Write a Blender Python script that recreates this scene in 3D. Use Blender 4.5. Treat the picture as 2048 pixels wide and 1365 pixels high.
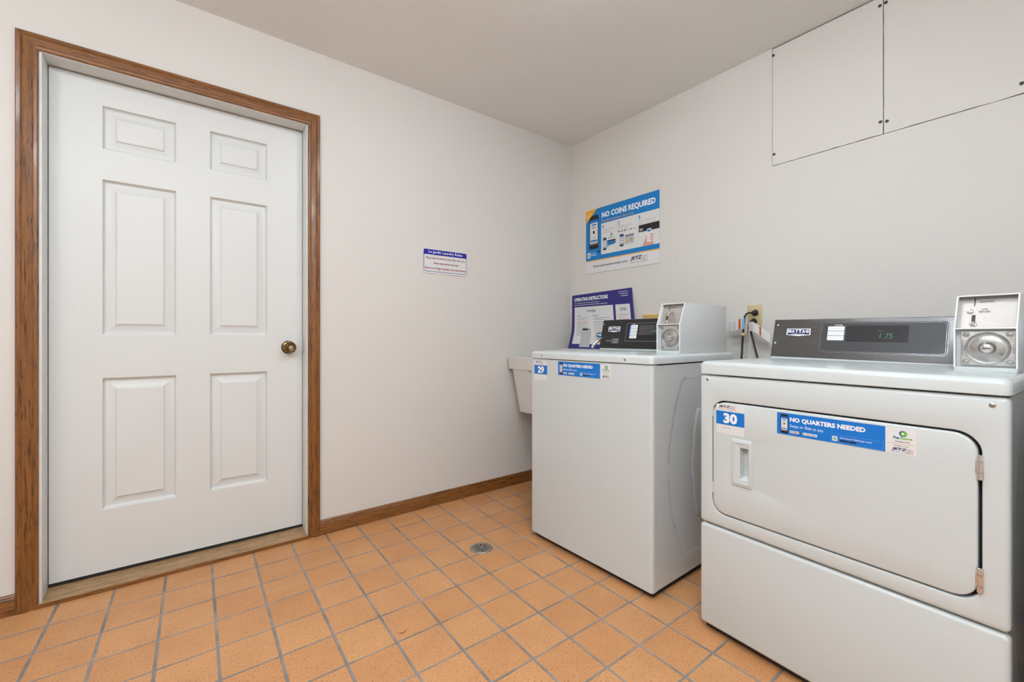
import bpy, bmesh, math, random
from math import sin, cos, pi, radians as R
from mathutils import Vector, Matrix, noise

for o in list(bpy.data.objects): bpy.data.objects.remove(o)
C = bpy.context.scene.collection
sc = bpy.context.scene

# ------------------------------------------------------------------ camera
cam_d = bpy.data.cameras.new('camera'); cam = bpy.data.objects.new('camera', cam_d); C.objects.link(cam)
cam.location = (-2.3399, -2.3411, 1.0034)
cam.rotation_euler = (R(90), 0, R(-37.2815))
cam_d.sensor_width = 36; cam_d.lens = 36*867.52/2048
cam_d.shift_y = -(682.5-674.57)/2048
cam_d.clip_start = 0.02
sc.camera = cam
# ------------------------------------------------------------------ world, exposure
w = bpy.data.worlds.new('world'); sc.world = w; w.use_nodes = True
w.node_tree.nodes['Background'].inputs[0].default_value = (0.9, 0.93, 1, 1)
w.node_tree.nodes['Background'].inputs[1].default_value = 0.05
sc.view_settings.view_transform = 'Standard'; sc.view_settings.look = 'None'
sc.view_settings.gamma = 1; sc.view_settings.use_curve_mapping = False
sc.view_settings.exposure = -0.52
LAMP_A = dict(loc=(-1.40, -1.55), power=54)       # dome lamp above the frame
LAMP_B = dict(loc=(-3.28, -1.45), power=42)       # dome lamp left of the camera
LAMP_FILL = dict(loc=(-2.60, -2.52), power=46)       # unseen tube fitting, added behind the camera as fill light
HC = 2.4406                                       # ceiling height

# ------------------------------------------------------------------ materials
def mat(name, col, rough=0.5, metal=0.0, coat=0.0, emit=None, es=0, spec=0.5):
    m = bpy.data.materials.new(name); m.use_nodes = True
    b = m.node_tree.nodes['Principled BSDF']
    b.inputs['Base Color'].default_value = (*col, 1); b.inputs['Roughness'].default_value = rough
    b.inputs['Metallic'].default_value = metal; b.inputs['Coat Weight'].default_value = coat
    b.inputs['Coat Roughness'].default_value = 0.08
    b.inputs['Specular IOR Level'].default_value = spec
    if emit:
        b.inputs['Emission Color'].default_value = (*emit, 1); b.inputs['Emission Strength'].default_value = es
    return m
def srgb(r, g, b):
    f = lambda c: (c/255/12.92) if c/255 <= 0.04045 else ((c/255+0.055)/1.055)**2.4
    return (f(r), f(g), f(b))
def nodes(m): return m.node_tree.nodes, m.node_tree.links, m.node_tree.nodes['Principled BSDF']
def noise_node(m, scale, detail=3, stretch=(1, 1, 1), rough=0.5, dist=0.0):
    N, L, b = nodes(m)
    tc = N.new('ShaderNodeTexCoord'); mp = N.new('ShaderNodeMapping'); mp.inputs['Scale'].default_value = stretch
    nz = N.new('ShaderNodeTexNoise'); nz.inputs['Scale'].default_value = scale; nz.inputs['Detail'].default_value = detail
    nz.inputs['Roughness'].default_value = rough; nz.inputs['Distortion'].default_value = dist
    L.new(tc.outputs['Object'], mp.inputs['Vector']); L.new(mp.outputs[0], nz.inputs['Vector'])
    return nz
def ramp(m, src, stops):
    N, L, b = nodes(m); r = N.new('ShaderNodeValToRGB')
    while len(r.color_ramp.elements) < len(stops): r.color_ramp.elements.new(0.5)
    for e, (p, c) in zip(r.color_ramp.elements, stops): e.position = p; e.color = (*c, 1)
    L.new(src, r.inputs[0]); return r
def bump(m, src, strength, dist=0.001):
    N, L, b = nodes(m); bp = N.new('ShaderNodeBump'); bp.inputs['Strength'].default_value = strength
    bp.inputs['Distance'].default_value = dist; L.new(src, bp.inputs['Height']); L.new(bp.outputs[0], b.inputs['Normal'])
def math_n(m, op, a, b_=None, c=None):
    N, L, _ = nodes(m); n = N.new('ShaderNodeMath'); n.operation = op
    for i, x in enumerate((a, b_, c)):
        if x is None: continue
        if isinstance(x, (int, float)): n.inputs[i].default_value = x
        else: L.new(x, n.inputs[i])
    return n.outputs[0]

def paint(name, col, var=0.012, rough=0.6, bs=0.12, scale=1.3):
    m = mat(name, col, rough); N, L, b = nodes(m)
    nz = noise_node(m, scale, 3)
    r = ramp(m, nz.outputs['Fac'], [(0.3, tuple(c*(1-var) for c in col)), (0.7, tuple(min(1, c*(1+var)) for c in col))])
    n3 = noise_node(m, 5, 6, rough=0.7)
    sm = ramp(m, n3.outputs['Fac'], [(0.22, (0.90, 0.89, 0.88)), (0.33, (1, 1, 1))])
    mx = N.new('ShaderNodeMixRGB'); mx.blend_type = 'MULTIPLY'; mx.inputs[0].default_value = 1
    L.new(r.outputs[0], mx.inputs[1]); L.new(sm.outputs[0], mx.inputs[2]); L.new(mx.outputs[0], b.inputs['Base Color'])
    n2 = noise_node(m, 140, 2); bump(m, n2.outputs['Fac'], bs, 0.0008)
    return m
M_wall = paint('wall_paint', (0.70, 0.665, 0.625))
M_ceil = paint('ceiling_paint', (0.84, 0.83, 0.81), bs=0.2)
M_door = paint('door_paint', (0.70, 0.705, 0.69), rough=0.42, bs=0.10)
M_jamb = paint('jamb_paint', (0.72, 0.735, 0.72), var=0.04, rough=0.5, scale=18)
M_enamel = mat('white_enamel', (0.60, 0.635, 0.635), 0.30, coat=0.35)
M_enamel_side = mat('grey_white_enamel', (0.66, 0.675, 0.675), 0.28, coat=0.5)
M_coinbox = mat('coin_box_paint', (0.66, 0.675, 0.67), 0.34, coat=0.2)
M_coinedge = mat('coin_box_edge', (0.86, 0.87, 0.87), 0.3)
M_plastic = mat('sink_plastic', (0.68, 0.655, 0.63), 0.45)
M_black = mat('black', (0.012, 0.012, 0.013), 0.4)
M_blackgloss = mat('black_gloss', (0.012, 0.013, 0.018), 0.12, coat=0.6)
M_gap = mat('dark_gap', (0.02, 0.018, 0.016), 0.9)
M_rubber = mat('black_rubber', (0.015, 0.015, 0.015), 0.5)
M_chrome = mat('chrome', (0.75, 0.75, 0.74), 0.18, 1)
M_screw = mat('screw_metal', (0.5, 0.5, 0.48), 0.3, 1)
M_blackscrew = mat('black_screw', (0.02, 0.018, 0.016), 0.45)
M_lens = mat('lamp_lens', (0.9, 0.9, 0.88), 0.4, emit=(0.90, 1.0, 1.08), es=1)
M_ledgreen = mat('green_digits', (0.02, 0.1, 0.06), 0.5, emit=(0.12, 0.55, 0.38), es=0.55)

def metal_noise(name, c0, c1, rough, scale, stretch, metal=1.0):
    m = mat(name, c0, rough, metal); N, L, b = nodes(m)
    nz = noise_node(m, scale, 5, stretch); r = ramp(m, nz.outputs['Fac'], [(0.35, c0), (0.65, c1)])
    L.new(r.outputs[0], b.inputs['Base Color'])
    rr = ramp(m, nz.outputs['Fac'], [(0.3, (rough*0.85,)*3), (0.7, (rough*1.2,)*3)]); L.new(rr.outputs[0], b.inputs['Roughness'])
    bump(m, nz.outputs['Fac'], 0.05, 0.0004)
    return m
M_console = metal_noise('brushed_dark_steel', (0.155, 0.155, 0.155), (0.175, 0.175, 0.175), 0.33, 60, (0.25, 6, 6), 1.0)
M_conblack = mat('black_panel', (0.014, 0.014, 0.0145), 0.38)
M_plate = metal_noise('coin_plate_steel', (0.42, 0.39, 0.37), (0.52, 0.49, 0.465), 0.55, 14, (1, 1, 1))
M_cast = metal_noise('cast_metal', (0.55, 0.555, 0.55), (0.7, 0.7, 0.69), 0.38, 90, (1, 1, 1))
M_dial = metal_noise('lathe_steel', (0.42, 0.42, 0.41), (0.52, 0.52, 0.51), 0.3, 50, (1, 1, 1))
M_drain = metal_noise('drain_steel', (0.33, 0.31, 0.29), (0.5, 0.47, 0.44), 0.42, 60, (1, 1, 1))
M_brass = metal_noise('antique_brass', (0.14, 0.09, 0.035), (0.26, 0.17, 0.07), 0.2, 20, (1, 1, 1))

def wood(name, stretch, c_dark, c_mid, c_lite, rough=0.33):
    m = mat(name, c_mid, rough, coat=0.15); N, L, b = nodes(m)
    nz = noise_node(m, 9, 6, stretch, 0.65, 0.6)
    r = ramp(m, nz.outputs['Fac'], [(0.30, c_dark), (0.46, c_mid), (0.72, c_lite)])
    n2 = noise_node(m, 26, 5, stretch, 0.65, 0.8)
    r2 = ramp(m, n2.outputs['Fac'], [(0.40, (0.25, 0.21, 0.18)), (0.445, (1, 1, 1))])
    mx = N.new('ShaderNodeMixRGB'); mx.blend_type = 'MULTIPLY'; mx.inputs[0].default_value = 0.9
    L.new(r.outputs[0], mx.inputs[1]); L.new(r2.outputs[0], mx.inputs[2]); L.new(mx.outputs[0], b.inputs['Base Color'])
    bump(m, n2.outputs['Fac'], 0.25, 0.0006)
    return m
WD, WM, WL = srgb(90, 53, 22), srgb(127, 80, 37), srgb(143, 93, 46)
M_woodV = wood('brown_trim_upright', (9, 9, 0.5), WD, WM, WL)
M_woodH = wood('brown_trim_level', (0.5, 9, 9), WD, WM, WL)
M_woodY = wood('brown_trim_along_y', (9, 0.5, 9), WD, WM, WL)
M_sill = wood('worn_oak', (0.6, 9, 9), srgb(128, 98, 70), srgb(166, 132, 94), srgb(180, 146, 106), 0.5)
M_tan = mat('tan_board', srgb(214, 176, 112), 0.6)
M_ivory = mat('ivory_plastic', srgb(205, 186, 142), 0.35)

def tile_material():
    m = mat('terracotta_tile', (0.5, 0.27, 0.14), 0.45); N, L, b = nodes(m)
    g = N.new('ShaderNodeNewGeometry'); sp = N.new('ShaderNodeSeparateXYZ'); L.new(g.outputs['Position'], sp.inputs[0])
    X, Y = sp.outputs[0], sp.outputs[1]
    wob = N.new('ShaderNodeTexNoise'); wob.inputs['Scale'].default_value = 9; wob.inputs['Detail'].default_value = 4
    L.new(g.outputs['Position'], wob.inputs['Vector'])
    wv = math_n(m, 'MULTIPLY', math_n(m, 'SUBTRACT', wob.outputs['Fac'], 0.5), 0.0035)
    # joint lines: x = -2.727 + k*.1585 (slightly askew), y = -.164 - k*.1631
    xs = math_n(m, 'SUBTRACT', X, math_n(m, 'MULTIPLY', math_n(m, 'ADD', Y, 0.87), 0.0205))
    px, py = 0.1585, 0.1631
    ux = math_n(m, 'DIVIDE', math_n(m, 'ADD', xs, 2.727 + 20*px), px)
    uy = math_n(m, 'DIVIDE', math_n(m, 'ADD', Y, 0.164 + 30*py), py)
    def edge(u, p):
        f = math_n(m, 'FRACT', u); d = math_n(m, 'MINIMUM', f, math_n(m, 'SUBTRACT', 1.0, f))
        return math_n(m, 'ADD', math_n(m, 'MULTIPLY', d, p), wv)
    dx, dy = edge(ux, px), edge(uy, py)
    def mask(d, w_):
        mr = N.new('ShaderNodeMapRange'); mr.interpolation_type = 'SMOOTHSTEP'
        L.new(d, mr.inputs[0]); mr.inputs[1].default_value = w_-0.0009; mr.inputs[2].default_value = w_+0.0011
        mr.inputs[3].default_value = 1; mr.inputs[4].default_value = 0
        return mr.outputs[0]
    gm = math_n(m, 'MAXIMUM', mask(dx, 0.0038), mask(dy, 0.0031))
    # per tile tone
    cmb = N.new('ShaderNodeCombineXYZ'); L.new(math_n(m, 'FLOOR', ux), cmb.inputs[0]); L.new(math_n(m, 'FLOOR', uy), cmb.inputs[1])
    wn = N.new('ShaderNodeTexWhiteNoise'); L.new(cmb.outputs[0], wn.inputs[0])
    base = ramp(m, wn.outputs[0], [(0.0, srgb(202, 143, 93)), (0.5, srgb(206, 148, 98)), (1.0, srgb(209, 152, 101))])
    cloud = N.new('ShaderNodeTexNoise'); cloud.inputs['Scale'].default_value = 7; cloud.inputs['Detail'].default_value = 5
    L.new(g.outputs['Position'], cloud.inputs['Vector'])
    cr = ramp(m, cloud.outputs['Fac'], [(0.3, (0.90, 0.88, 0.87)), (0.6, (1.0, 1.0, 1.0))])
    spk = N.new('ShaderNodeTexNoise'); spk.inputs['Scale'].default_value = 240; spk.inputs['Detail'].default_value = 1.5
    L.new(g.outputs['Position'], spk.inputs['Vector'])
    sr = ramp(m, spk.outputs['Fac'], [(0.33, (0.30, 0.25, 0.22)), (0.385, (1, 1, 1))])
    wear = N.new('ShaderNodeTexNoise'); wear.inputs['Scale'].default_value = 2.6; wear.inputs['Detail'].default_value = 3
    L.new(g.outputs['Position'], wear.inputs['Vector'])
    wr = ramp(m, wear.outputs['Fac'], [(0.45, (0, 0, 0)), (0.62, (1, 1, 1))])
    def mul(a, b2, fac=None):
        x = N.new('ShaderNodeMixRGB'); x.blend_type = 'MULTIPLY'; x.inputs[0].default_value = 1
        if fac is not None: L.new(fac, x.inputs[0])
        L.new(a, x.inputs[1]); L.new(b2, x.inputs[2]); return x.outputs[0]
    c = mul(mul(base.outputs[0], cr.outputs[0]), sr.outputs[0])
    gn = ramp(m, wob.outputs['Fac'], [(0.35, srgb(122, 117, 114)), (0.65, srgb(154, 149, 146))])
    mx = N.new('ShaderNodeMixRGB'); L.new(gm, mx.inputs[0]); L.new(c, mx.inputs[1]); L.new(gn.outputs[0], mx.inputs[2])
    L.new(mx.outputs[0], b.inputs['Base Color'])
    rr = N.new('ShaderNodeMapRange'); L.new(gm, rr.inputs[0]); rr.inputs[3].default_value = 0.42; rr.inputs[4].default_value = 0.9
    L.new(rr.outputs[0], b.inputs['Roughness'])
    h = math_n(m, 'ADD', math_n(m, 'MULTIPLY', gm, -1.0), math_n(m, 'MULTIPLY', spk.outputs['Fac'], 0.08))
    bp = N.new('ShaderNodeBump'); bp.inputs['Distance'].default_value = 0.0022; bp.inputs['Strength'].default_value = 0.8
    L.new(h, bp.inputs['Height']); L.new(bp.outputs[0], b.inputs['Normal'])
    return m
M_tile = tile_material()

# print colours
BLUE = mat('print_blue', srgb(0, 112, 200), 0.35)
BLUE2 = mat('print_sign_blue', srgb(0, 122, 196), 0.4)
PALE = mat('print_pale', srgb(222, 221, 220), 0.4)
WHITE = mat('print_white', srgb(240, 240, 242), 0.4)
NAVY = mat('print_navy', srgb(28, 26, 88), 0.4)
POSTERN = mat('poster_navy', srgb(42, 38, 118), 0.3)
RULEB = mat('rules_blue', srgb(16, 14, 150), 0.4)
MAROON = mat('rules_red', srgb(150, 40, 40), 0.4)
ORANGE = mat('print_orange', srgb(240, 168, 20), 0.4)
TAGOR = mat('tag_orange', srgb(208, 84, 34), 0.4)
RED = mat('print_red', srgb(214, 92, 72), 0.4)
GREEN = mat('print_green', srgb(130, 185, 50), 0.4)
GREY = mat('print_grey', srgb(128, 128, 136), 0.4)
LGREY = mat('print_light_grey', srgb(186, 188, 190), 0.4)
SKIN = mat('print_skin', srgb(214, 160, 138), 0.4)
INK = mat('print_black', (0.01, 0.01, 0.012), 0.35)
SKYB = mat('print_sky_blue', srgb(120, 180, 225), 0.4)
TEAL = mat('print_teal', srgb(20, 100, 150), 0.4)
DGREY = mat('panel_grey', srgb(62, 63, 66), 0.35, coat=0.2)
GLASS = mat('display_glass', (0.02, 0.022, 0.03), 0.08, coat=1.0)
SILV = mat('silver_line', (0.6, 0.6, 0.62), 0.25, 1)

# ------------------------------------------------------------------ mesh building
class MB:
    def __init__(s): s.bm = bmesh.new(); s.mats = []
    def mi(s, m):
        if m not in s.mats: s.mats.append(m)
        return s.mats.index(m)
    def face(s, vs, m):
        try: f = s.bm.faces.new(vs)
        except ValueError: return None
        f.material_index = s.mi(m); return f
    def verts(s, pts): return [s.bm.verts.new(p) for p in pts]
    def box(s, x0, y0, z0, x1, y1, z1, m, bev=0, seg=2):
        t = bmesh.new()
        vs = [t.verts.new(p) for p in ((x0,y0,z0),(x1,y0,z0),(x1,y1,z0),(x0,y1,z0),(x0,y0,z1),(x1,y0,z1),(x1,y1,z1),(x0,y1,z1))]
        for q in ((0,3,2,1),(4,5,6,7),(0,1,5,4),(1,2,6,5),(2,3,7,6),(3,0,4,7)): t.faces.new([vs[i] for i in q])
        bmesh.ops.recalc_face_normals(t, faces=t.faces)
        if bev: bmesh.ops.bevel(t, geom=t.edges[:], offset=bev, segments=seg, profile=0.6, affect='EDGES')
        s.merge(t, m)
    def merge(s, t, m):
        i = s.mi(m); mp = {}
        for v in t.verts: mp[v] = s.bm.verts.new(v.co)
        for f in t.faces:
            g = s.bm.faces.new([mp[v] for v in f.verts]); g.material_index = i
        t.free()
    def loft(s, rings, m, cap0=False, cap1=False, closed=True):
        vr = [s.verts(r) for r in rings]; n = len(vr[0])
        for a, b in zip(vr, vr[1:]):
            for i in range(n if closed else n-1):
                j = (i+1) % n; s.face([a[i], a[j], b[j], b[i]], m)
        if cap0: s.face(vr[0][::-1], m)
        if cap1: s.face(vr[-1], m)
    def lathe(s, prof, org, axis, m, n=32, up=None):
        ax = Vector(axis).normalized(); u = Vector((0, 0, 1)) if abs(ax.z) < .9 else Vector((1, 0, 0))
        if up: u = Vector(up)
        e1 = ax.cross(u).normalized(); e2 = ax.cross(e1); o = Vector(org)
        rings = [[o+ax*h+(e1*cos(2*pi*i/n)+e2*sin(2*pi*i/n))*max(r, 1e-5) for i in range(n)] for r, h in prof]
        s.loft(rings, m, True, True)
    def cyl(s, a, b, r, m, n=20, bev=0):
        a = Vector(a); b = Vector(b); L = (b-a).length
        p = [(r-bev, 0), (r, bev), (r, L-bev), (r-bev, L)] if bev else [(r, 0), (r, L)]
        s.lathe(p, a, b-a, m, n)
    def tube(s, pts, r, m, n=12, smooth=4):
        P = [Vector(p) for p in pts]
        if smooth:
            Q = []
            for i in range(len(P)-1):
                p0 = P[max(i-1, 0)]; p1 = P[i]; p2 = P[i+1]; p3 = P[min(i+2, len(P)-1)]
                for k in range(smooth):
                    t = k/smooth
                    Q.append(0.5*((2*p1)+(-p0+p2)*t+(2*p0-5*p1+4*p2-p3)*t*t+(-p0+3*p1-3*p2+p3)*t**3))
            Q.append(P[-1]); P = Q
        rings = []; nrm = None
        for i, p in enumerate(P):
            t = (P[min(i+1, len(P)-1)]-P[max(i-1, 0)]).normalized()
            if nrm is None: nrm = t.orthogonal().normalized()
            nrm = (nrm-t*nrm.dot(t)).normalized(); bn = t.cross(nrm)
            rr = r[min(int(i*len(r)/len(P)), len(r)-1)] if isinstance(r, (list, tuple)) else r
            rings.append([p+(nrm*cos(2*pi*k/n)+bn*sin(2*pi*k/n))*rr for k in range(n)])
        s.loft(rings, m, True, True)
    def prism(s, prof, x0, x1, m, bev=0):       # profile of (y, z) pushed along x
        t = bmesh.new(); a = [t.verts.new((x0, y, z)) for y, z in prof]; b = [t.verts.new((x1, y, z)) for y, z in prof]
        n = len(prof); t.faces.new(a[::-1]); t.faces.new(b)
        for i in range(n): t.faces.new([a[i], a[(i+1) % n], b[(i+1) % n], b[i]])
        bmesh.ops.recalc_face_normals(t, faces=t.faces)
        if bev: bmesh.ops.bevel(t, geom=t.edges[:], offset=bev, segments=2, profile=0.6, affect='EDGES')
        s.merge(t, m)
    def build(s, name, parent=None, ang=35, recalc=True, loc=None):
        if recalc: bmesh.ops.recalc_face_normals(s.bm, faces=s.bm.faces)
        me = bpy.data.meshes.new(name); s.bm.to_mesh(me); s.bm.free()
        for m in s.mats: me.materials.append(m)
        for p in me.polygons: p.use_smooth = True
        me.set_sharp_from_angle(angle=R(ang))
        o = bpy.data.objects.new(name, me); C.objects.link(o)
        if parent: o.parent = parent
        return o
def empty(name, loc, rz=0):
    o = bpy.data.objects.new(name, None); o.empty_display_size = 0.1; C.objects.link(o)
    o.location = loc; o.rotation_euler = (0, 0, rz); return o
def tag(o, label, cat, group=None):
    o['label'] = label; o['category'] = cat
    if group: o['group'] = group
    return o
def struct(o): o['kind'] = 'structure'; return o

def rr(x0, z0, x1, z1, rad, y, n=6, ins=0.0):
    """rounded rectangle ring in the xz plane at depth y"""
    x0 += ins; z0 += ins; x1 -= ins; z1 -= ins; rad = max(rad-ins, 0.0004)
    out = []
    for cx, cz, a0 in ((x1-rad, z0+rad, -90), (x1-rad, z1-rad, 0), (x0+rad, z1-rad, 90), (x0+rad, z0+rad, 180)):
        for k in range(n+1):
            a = R(a0+90*k/n); out.append((cx+rad*cos(a), y, cz+rad*sin(a)))
    return out
def bevel_rings(x0, z0, x1, z1, rad, y0, bev, n=6, inward=1):
    return [rr(x0, z0, x1, z1, rad, y0+bev*(1-sin(a)), n, inward*bev*(1-cos(a))) for a in (0, R(30), R(60), R(90))]
def slab(mb, x0, z0, x1, z1, rad, yf, yb, bev, m, n=6):
    mb.loft([rr(x0, z0, x1, z1, rad, yb, n)]+bevel_rings(x0, z0, x1, z1, rad, yf, bev, n), m, True, True)
def slab_hole(mb, o, h, rad_o, rad_h, yf, yb, bev, m, n=6, bev_h=None):
    bh = bev_h or bev
    ro = [rr(*o, rad_o, yb, n)]+bevel_rings(*o, rad_o, yf, bev, n)
    rh = bevel_rings(*h, rad_h, yf, bh, n, inward=-1)[::-1]+[rr(*h, rad_h, yb, n)]
    mb.loft(ro+rh, m)

# ------------------------------------------------------------------ printed art
_tc = {}
def text_geo(st, bold):
    k = (st, bold)
    if k in _tc: return _tc[k]
    cu = bpy.data.curves.new('t', 'FONT'); cu.body = st; cu.resolution_u = 2; cu.offset = bold; cu.fill_mode = 'FRONT'
    ob = bpy.data.objects.new('t', cu); me = bpy.data.meshes.new_from_object(ob)
    V = [(v.co.x, v.co.y) for v in me.vertices]; F = [tuple(p.vertices) for p in me.polygons]
    bpy.data.objects.remove(ob); bpy.data.meshes.remove(me); bpy.data.curves.remove(cu)
    _tc[k] = (V, F); return V, F
class Art:
    def __init__(s): s.V = []; s.F = []; s.M = []; s.mats = []
    def _add(s, pts, faces, m, ly):
        if m not in s.mats: s.mats.append(m)
        k = len(s.V); s.V += [(a, b, 0.0003*ly) for a, b in pts]
        for f in faces: s.F.append([k+i for i in f]); s.M.append(s.mats.index(m))
        return s
    def rect(s, a0, b0, a1, b1, m, ly=1, n=1, k=1):
        pts = [(a0+(a1-a0)*i/n, b0+(b1-b0)*j/k) for j in range(k+1) for i in range(n+1)]
        fs = [(j*(n+1)+i, j*(n+1)+i+1, (j+1)*(n+1)+i+1, (j+1)*(n+1)+i) for j in range(k) for i in range(n)]
        return s._add(pts, fs, m, ly)
    def poly(s, pts, m, ly=1): return s._add(pts, [tuple(range(len(pts)))], m, ly)
    def rrect(s, a0, b0, a1, b1, r, m, ly=1):
        return s.poly([(x, z) for x, _, z in rr(a0, b0, a1, b1, r, 0, 4)], m, ly)
    def ell(s, a, b, ra, rb, m, ly=1, n=20):
        return s.poly([(a+ra*cos(2*pi*i/n), b+rb*sin(2*pi*i/n)) for i in range(n)], m, ly)
    def frame(s, a0, b0, a1, b1, r, w_, m, ly=1):
        o = [(x, z) for x, _, z in rr(a0, b0, a1, b1, r, 0, 5)]; i = [(x, z) for x, _, z in rr(a0, b0, a1, b1, r, 0, 5, w_)]
        n = len(o); return s._add(o+i, [(k, (k+1) % n, n+(k+1) % n, n+k) for k in range(n)], m, ly)
    def text(s, st, a0, b0, a1, b1, m, ly=2, bold=0.0, shear=0.0):
        V, F = text_geo(st, bold)
        if not V: return s
        xs = [v[0] for v in V]; ys = [v[1] for v in V]; x0, x1, y0, y1 = min(xs), max(xs), min(ys), max(ys)
        P = []
        for x, y in V:
            u = (x-x0)/(x1-x0 or 1); v = (y-y0)/(y1-y0 or 1)
            P.append((a0+(a1-a0)*u+shear*v*(b1-b0), b0+(b1-b0)*v))
        return s._add(P, F, m, ly)
    def line(s, a0, b, a1, m, ly=2, h=0.001, gaps=0, seed=0):
        """a line of print too small to read: short dashes"""
        rnd = random.Random(seed); a = a0
        while a < a1:
            wd = (a1-a0)*rnd.uniform(0.06, 0.16); s.rect(a, b, min(a+wd, a1), b+h, m, ly); a += wd+h*0.9
        return s
    def build(s, name, fn, parent=None):
        me = bpy.data.meshes.new(name); me.from_pydata([fn(*v) for v in s.V], [], s.F)
        for m in s.mats: me.materials.append(m)
        for p, i in zip(me.polygons, s.M): p.material_index = i
        me.update(); o = bpy.data.objects.new(name, me); C.objects.link(o)
        if parent: o.parent = parent
        return o
    def into(s, mb, fn):
        vs = mb.verts([fn(*v) for v in s.V])
        for f, i in zip(s.F, s.M): mb.face([vs[k] for k in f], s.mats[i])
def on_front(a0=0, b0=0, y=0): return lambda a, b, h: (a0+a, y-h, b0+b)
def on_slope(t0, z0, t1, z1, a0=0, b0=0, sh=0.0, off=0.0):
    n = math.hypot(t1-t0, z1-z0); uy, uz = (t1-t0)/n, (z1-z0)/n
    return lambda a, b, h: (a0+a, t0+uy*(b+b0)-uz*(h+off), z0+uz*(b+b0)+uy*(h+off)-sh*(a0+a))

def jetz(A, a0, b0, a1, b1, ly=2, dots=True):
    """J E T Z letters with SERVICE below and the dotted flag at the right"""
    W, H = a1-a0, b1-b0; e = a0+W*(0.68 if dots else 1)
    A.text('JETZ', a0, b0+H*0.32, e-H*.12, b1, NAVY, ly, 0.035, 0.25)
    A.text('S E R V I C E', a0, b0, e, b0+H*0.18, NAVY, ly)
    if dots:
        for i in range(4):
            for j in range(4):
                x = e+W*0.03+W*0.075*i; y = b0+H*(0.02+0.25*j); q = W*0.03
                A.rect(x, y, x+q, y+q*1.2, NAVY if i < 2 else RED, ly)
def phone(A, a0, b0, a1, b1, ly=2):
    W, H = a1-a0, b1-b0
    A.rrect(a0, b0, a1, b1, W*0.14, INK, ly)
    A.rect(a0+W*.08, b0+H*.13, a1-W*.08, b1-H*.13, PALE, ly+1)
    A.rect(a0+W*.08, b1-H*.22, a1-W*.08, b1-H*.13, BLUE, ly+2)
    A.rect(a0+W*.25, b1-H*.30, a1-W*.25, b1-H*.26, BLUE, ly+2)
    A.rect(a0+W*.3, b1-H*.37, a1-W*.3, b1-H*.35, INK, ly+2)
    A.ell(a0+W*.5, b0+H*.5, W*.11, W*.14, INK, ly+2, 12)
    A.rect(a0+W*.3, b0+H*.34, a1-W*.3, b0+H*.35, GREY, ly+2)
    A.rect(a0+W*.14, b0+H*.22, a1-W*.14, b0+H*.27, BLUE, ly+2)
    A.rect(a0+W*.08, b0+H*.13, a1-W*.08, b0+H*.18, GREY, ly+2)
def swirl(A, a, b, r, ly=3):
    A.ell(a, b, r*1.1, r, TEAL, ly, 16); A.ell(a+r*.25, b, r*.85, r*.72, GREEN, ly+1, 16); A.ell(a-r*.1, b-r*.05, r*.35, r*.32, WHITE, ly+2, 12)
def quarter_banner(full=True):
    """NO QUARTERS NEEDED sticker, .311 x .0635"""
    A = Art(); H = 0.0635; A.rect(0, 0, 0.311, H, PALE, 1); A.rect(0, 0, 0.253, H, BLUE, 2)
    phone(A, 0.010, 0.004, 0.030, H-0.004, 3)
    A.text('NO QUARTERS NEEDED', 0.035, 0.038, 0.213, 0.053, WHITE, 3, 0.045)
    A.text('Swipe or Slide to pay.', 0.035, 0.0215, 0.120, 0.0325, WHITE, 3)
    for i, mm in enumerate((NAVY, RED, TEAL, ORANGE, GREY, GREY)):
        x = 0.035+i*0.0118; A.rect(x, 0.007, x+0.0102, 0.0145, PALE, 3)
        if i == 1: A.ell(x+.004, .0108, .0022, .0026, RED, 4, 10); A.ell(x+.0064, .0108, .0022, .0026, ORANGE, 4, 10)
        elif i == 2: A.rect(x+.001, .007, x+.0092, .0145, TEAL, 4)
        else: A.rect(x+.002, .0098, x+.008, .0118, mm, 4)
    A.frame(0.137, 0.002, 0.249, 0.0235, 0.001, 0.0005, SKYB, 3)
    A.rrect(0.140, 0.006, 0.152, 0.0185, 0.002, WHITE, 3); swirl(A, 0.146, 0.012, 0.004, 4)
    A.text('Download PayRange now!', 0.158, 0.0135, 0.226, 0.0185, WHITE, 3, 0.01)
    A.rect(0.158, 0.0065, 0.175, 0.0110, INK, 3); A.rect(0.177, 0.0065, 0.194, 0.0110, INK, 3)
    swirl(A, 0.287, H-0.013, 0.007, 3)
    A.text('Pay', 0.268, H-0.028, 0.281, H-0.021, TEAL, 3, 0.04, .1); A.text('Range', 0.282, H-0.028, 0.304, H-0.021, GREEN, 3, 0.04, .1)
    A.text('Accepted Here', 0.272, H-0.0355, 0.300, H-0.031, NAVY, 3)
    A.rect(0.256, 0.0245, 0.309, 0.0252, ORANGE, 2)
    A.text('Brought to you by', 0.270, 0.018, 0.298, 0.0215, NAVY, 3)
    jetz(A, 0.265, 0.003, 0.307, 0.015, 3)
    return A
def number_sticker(num, W=0.093, H=0.096, curl=False):
    A = Art(); A.rect(0, 0, W, H, PALE, 1); A.rect(0.0, H*.31, W, H*.77, BLUE, 2)
    jetz(A, 0.008, H*.82, 0.066, H*.97, 2)
    A.text(num, W*.27, H*.36, W*.76, H*.72, WHITE, 3, 0.05)
    A.line(0.020, H*.2, 0.050, GREY, 2, 0.0012, seed=4)
    return A

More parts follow.
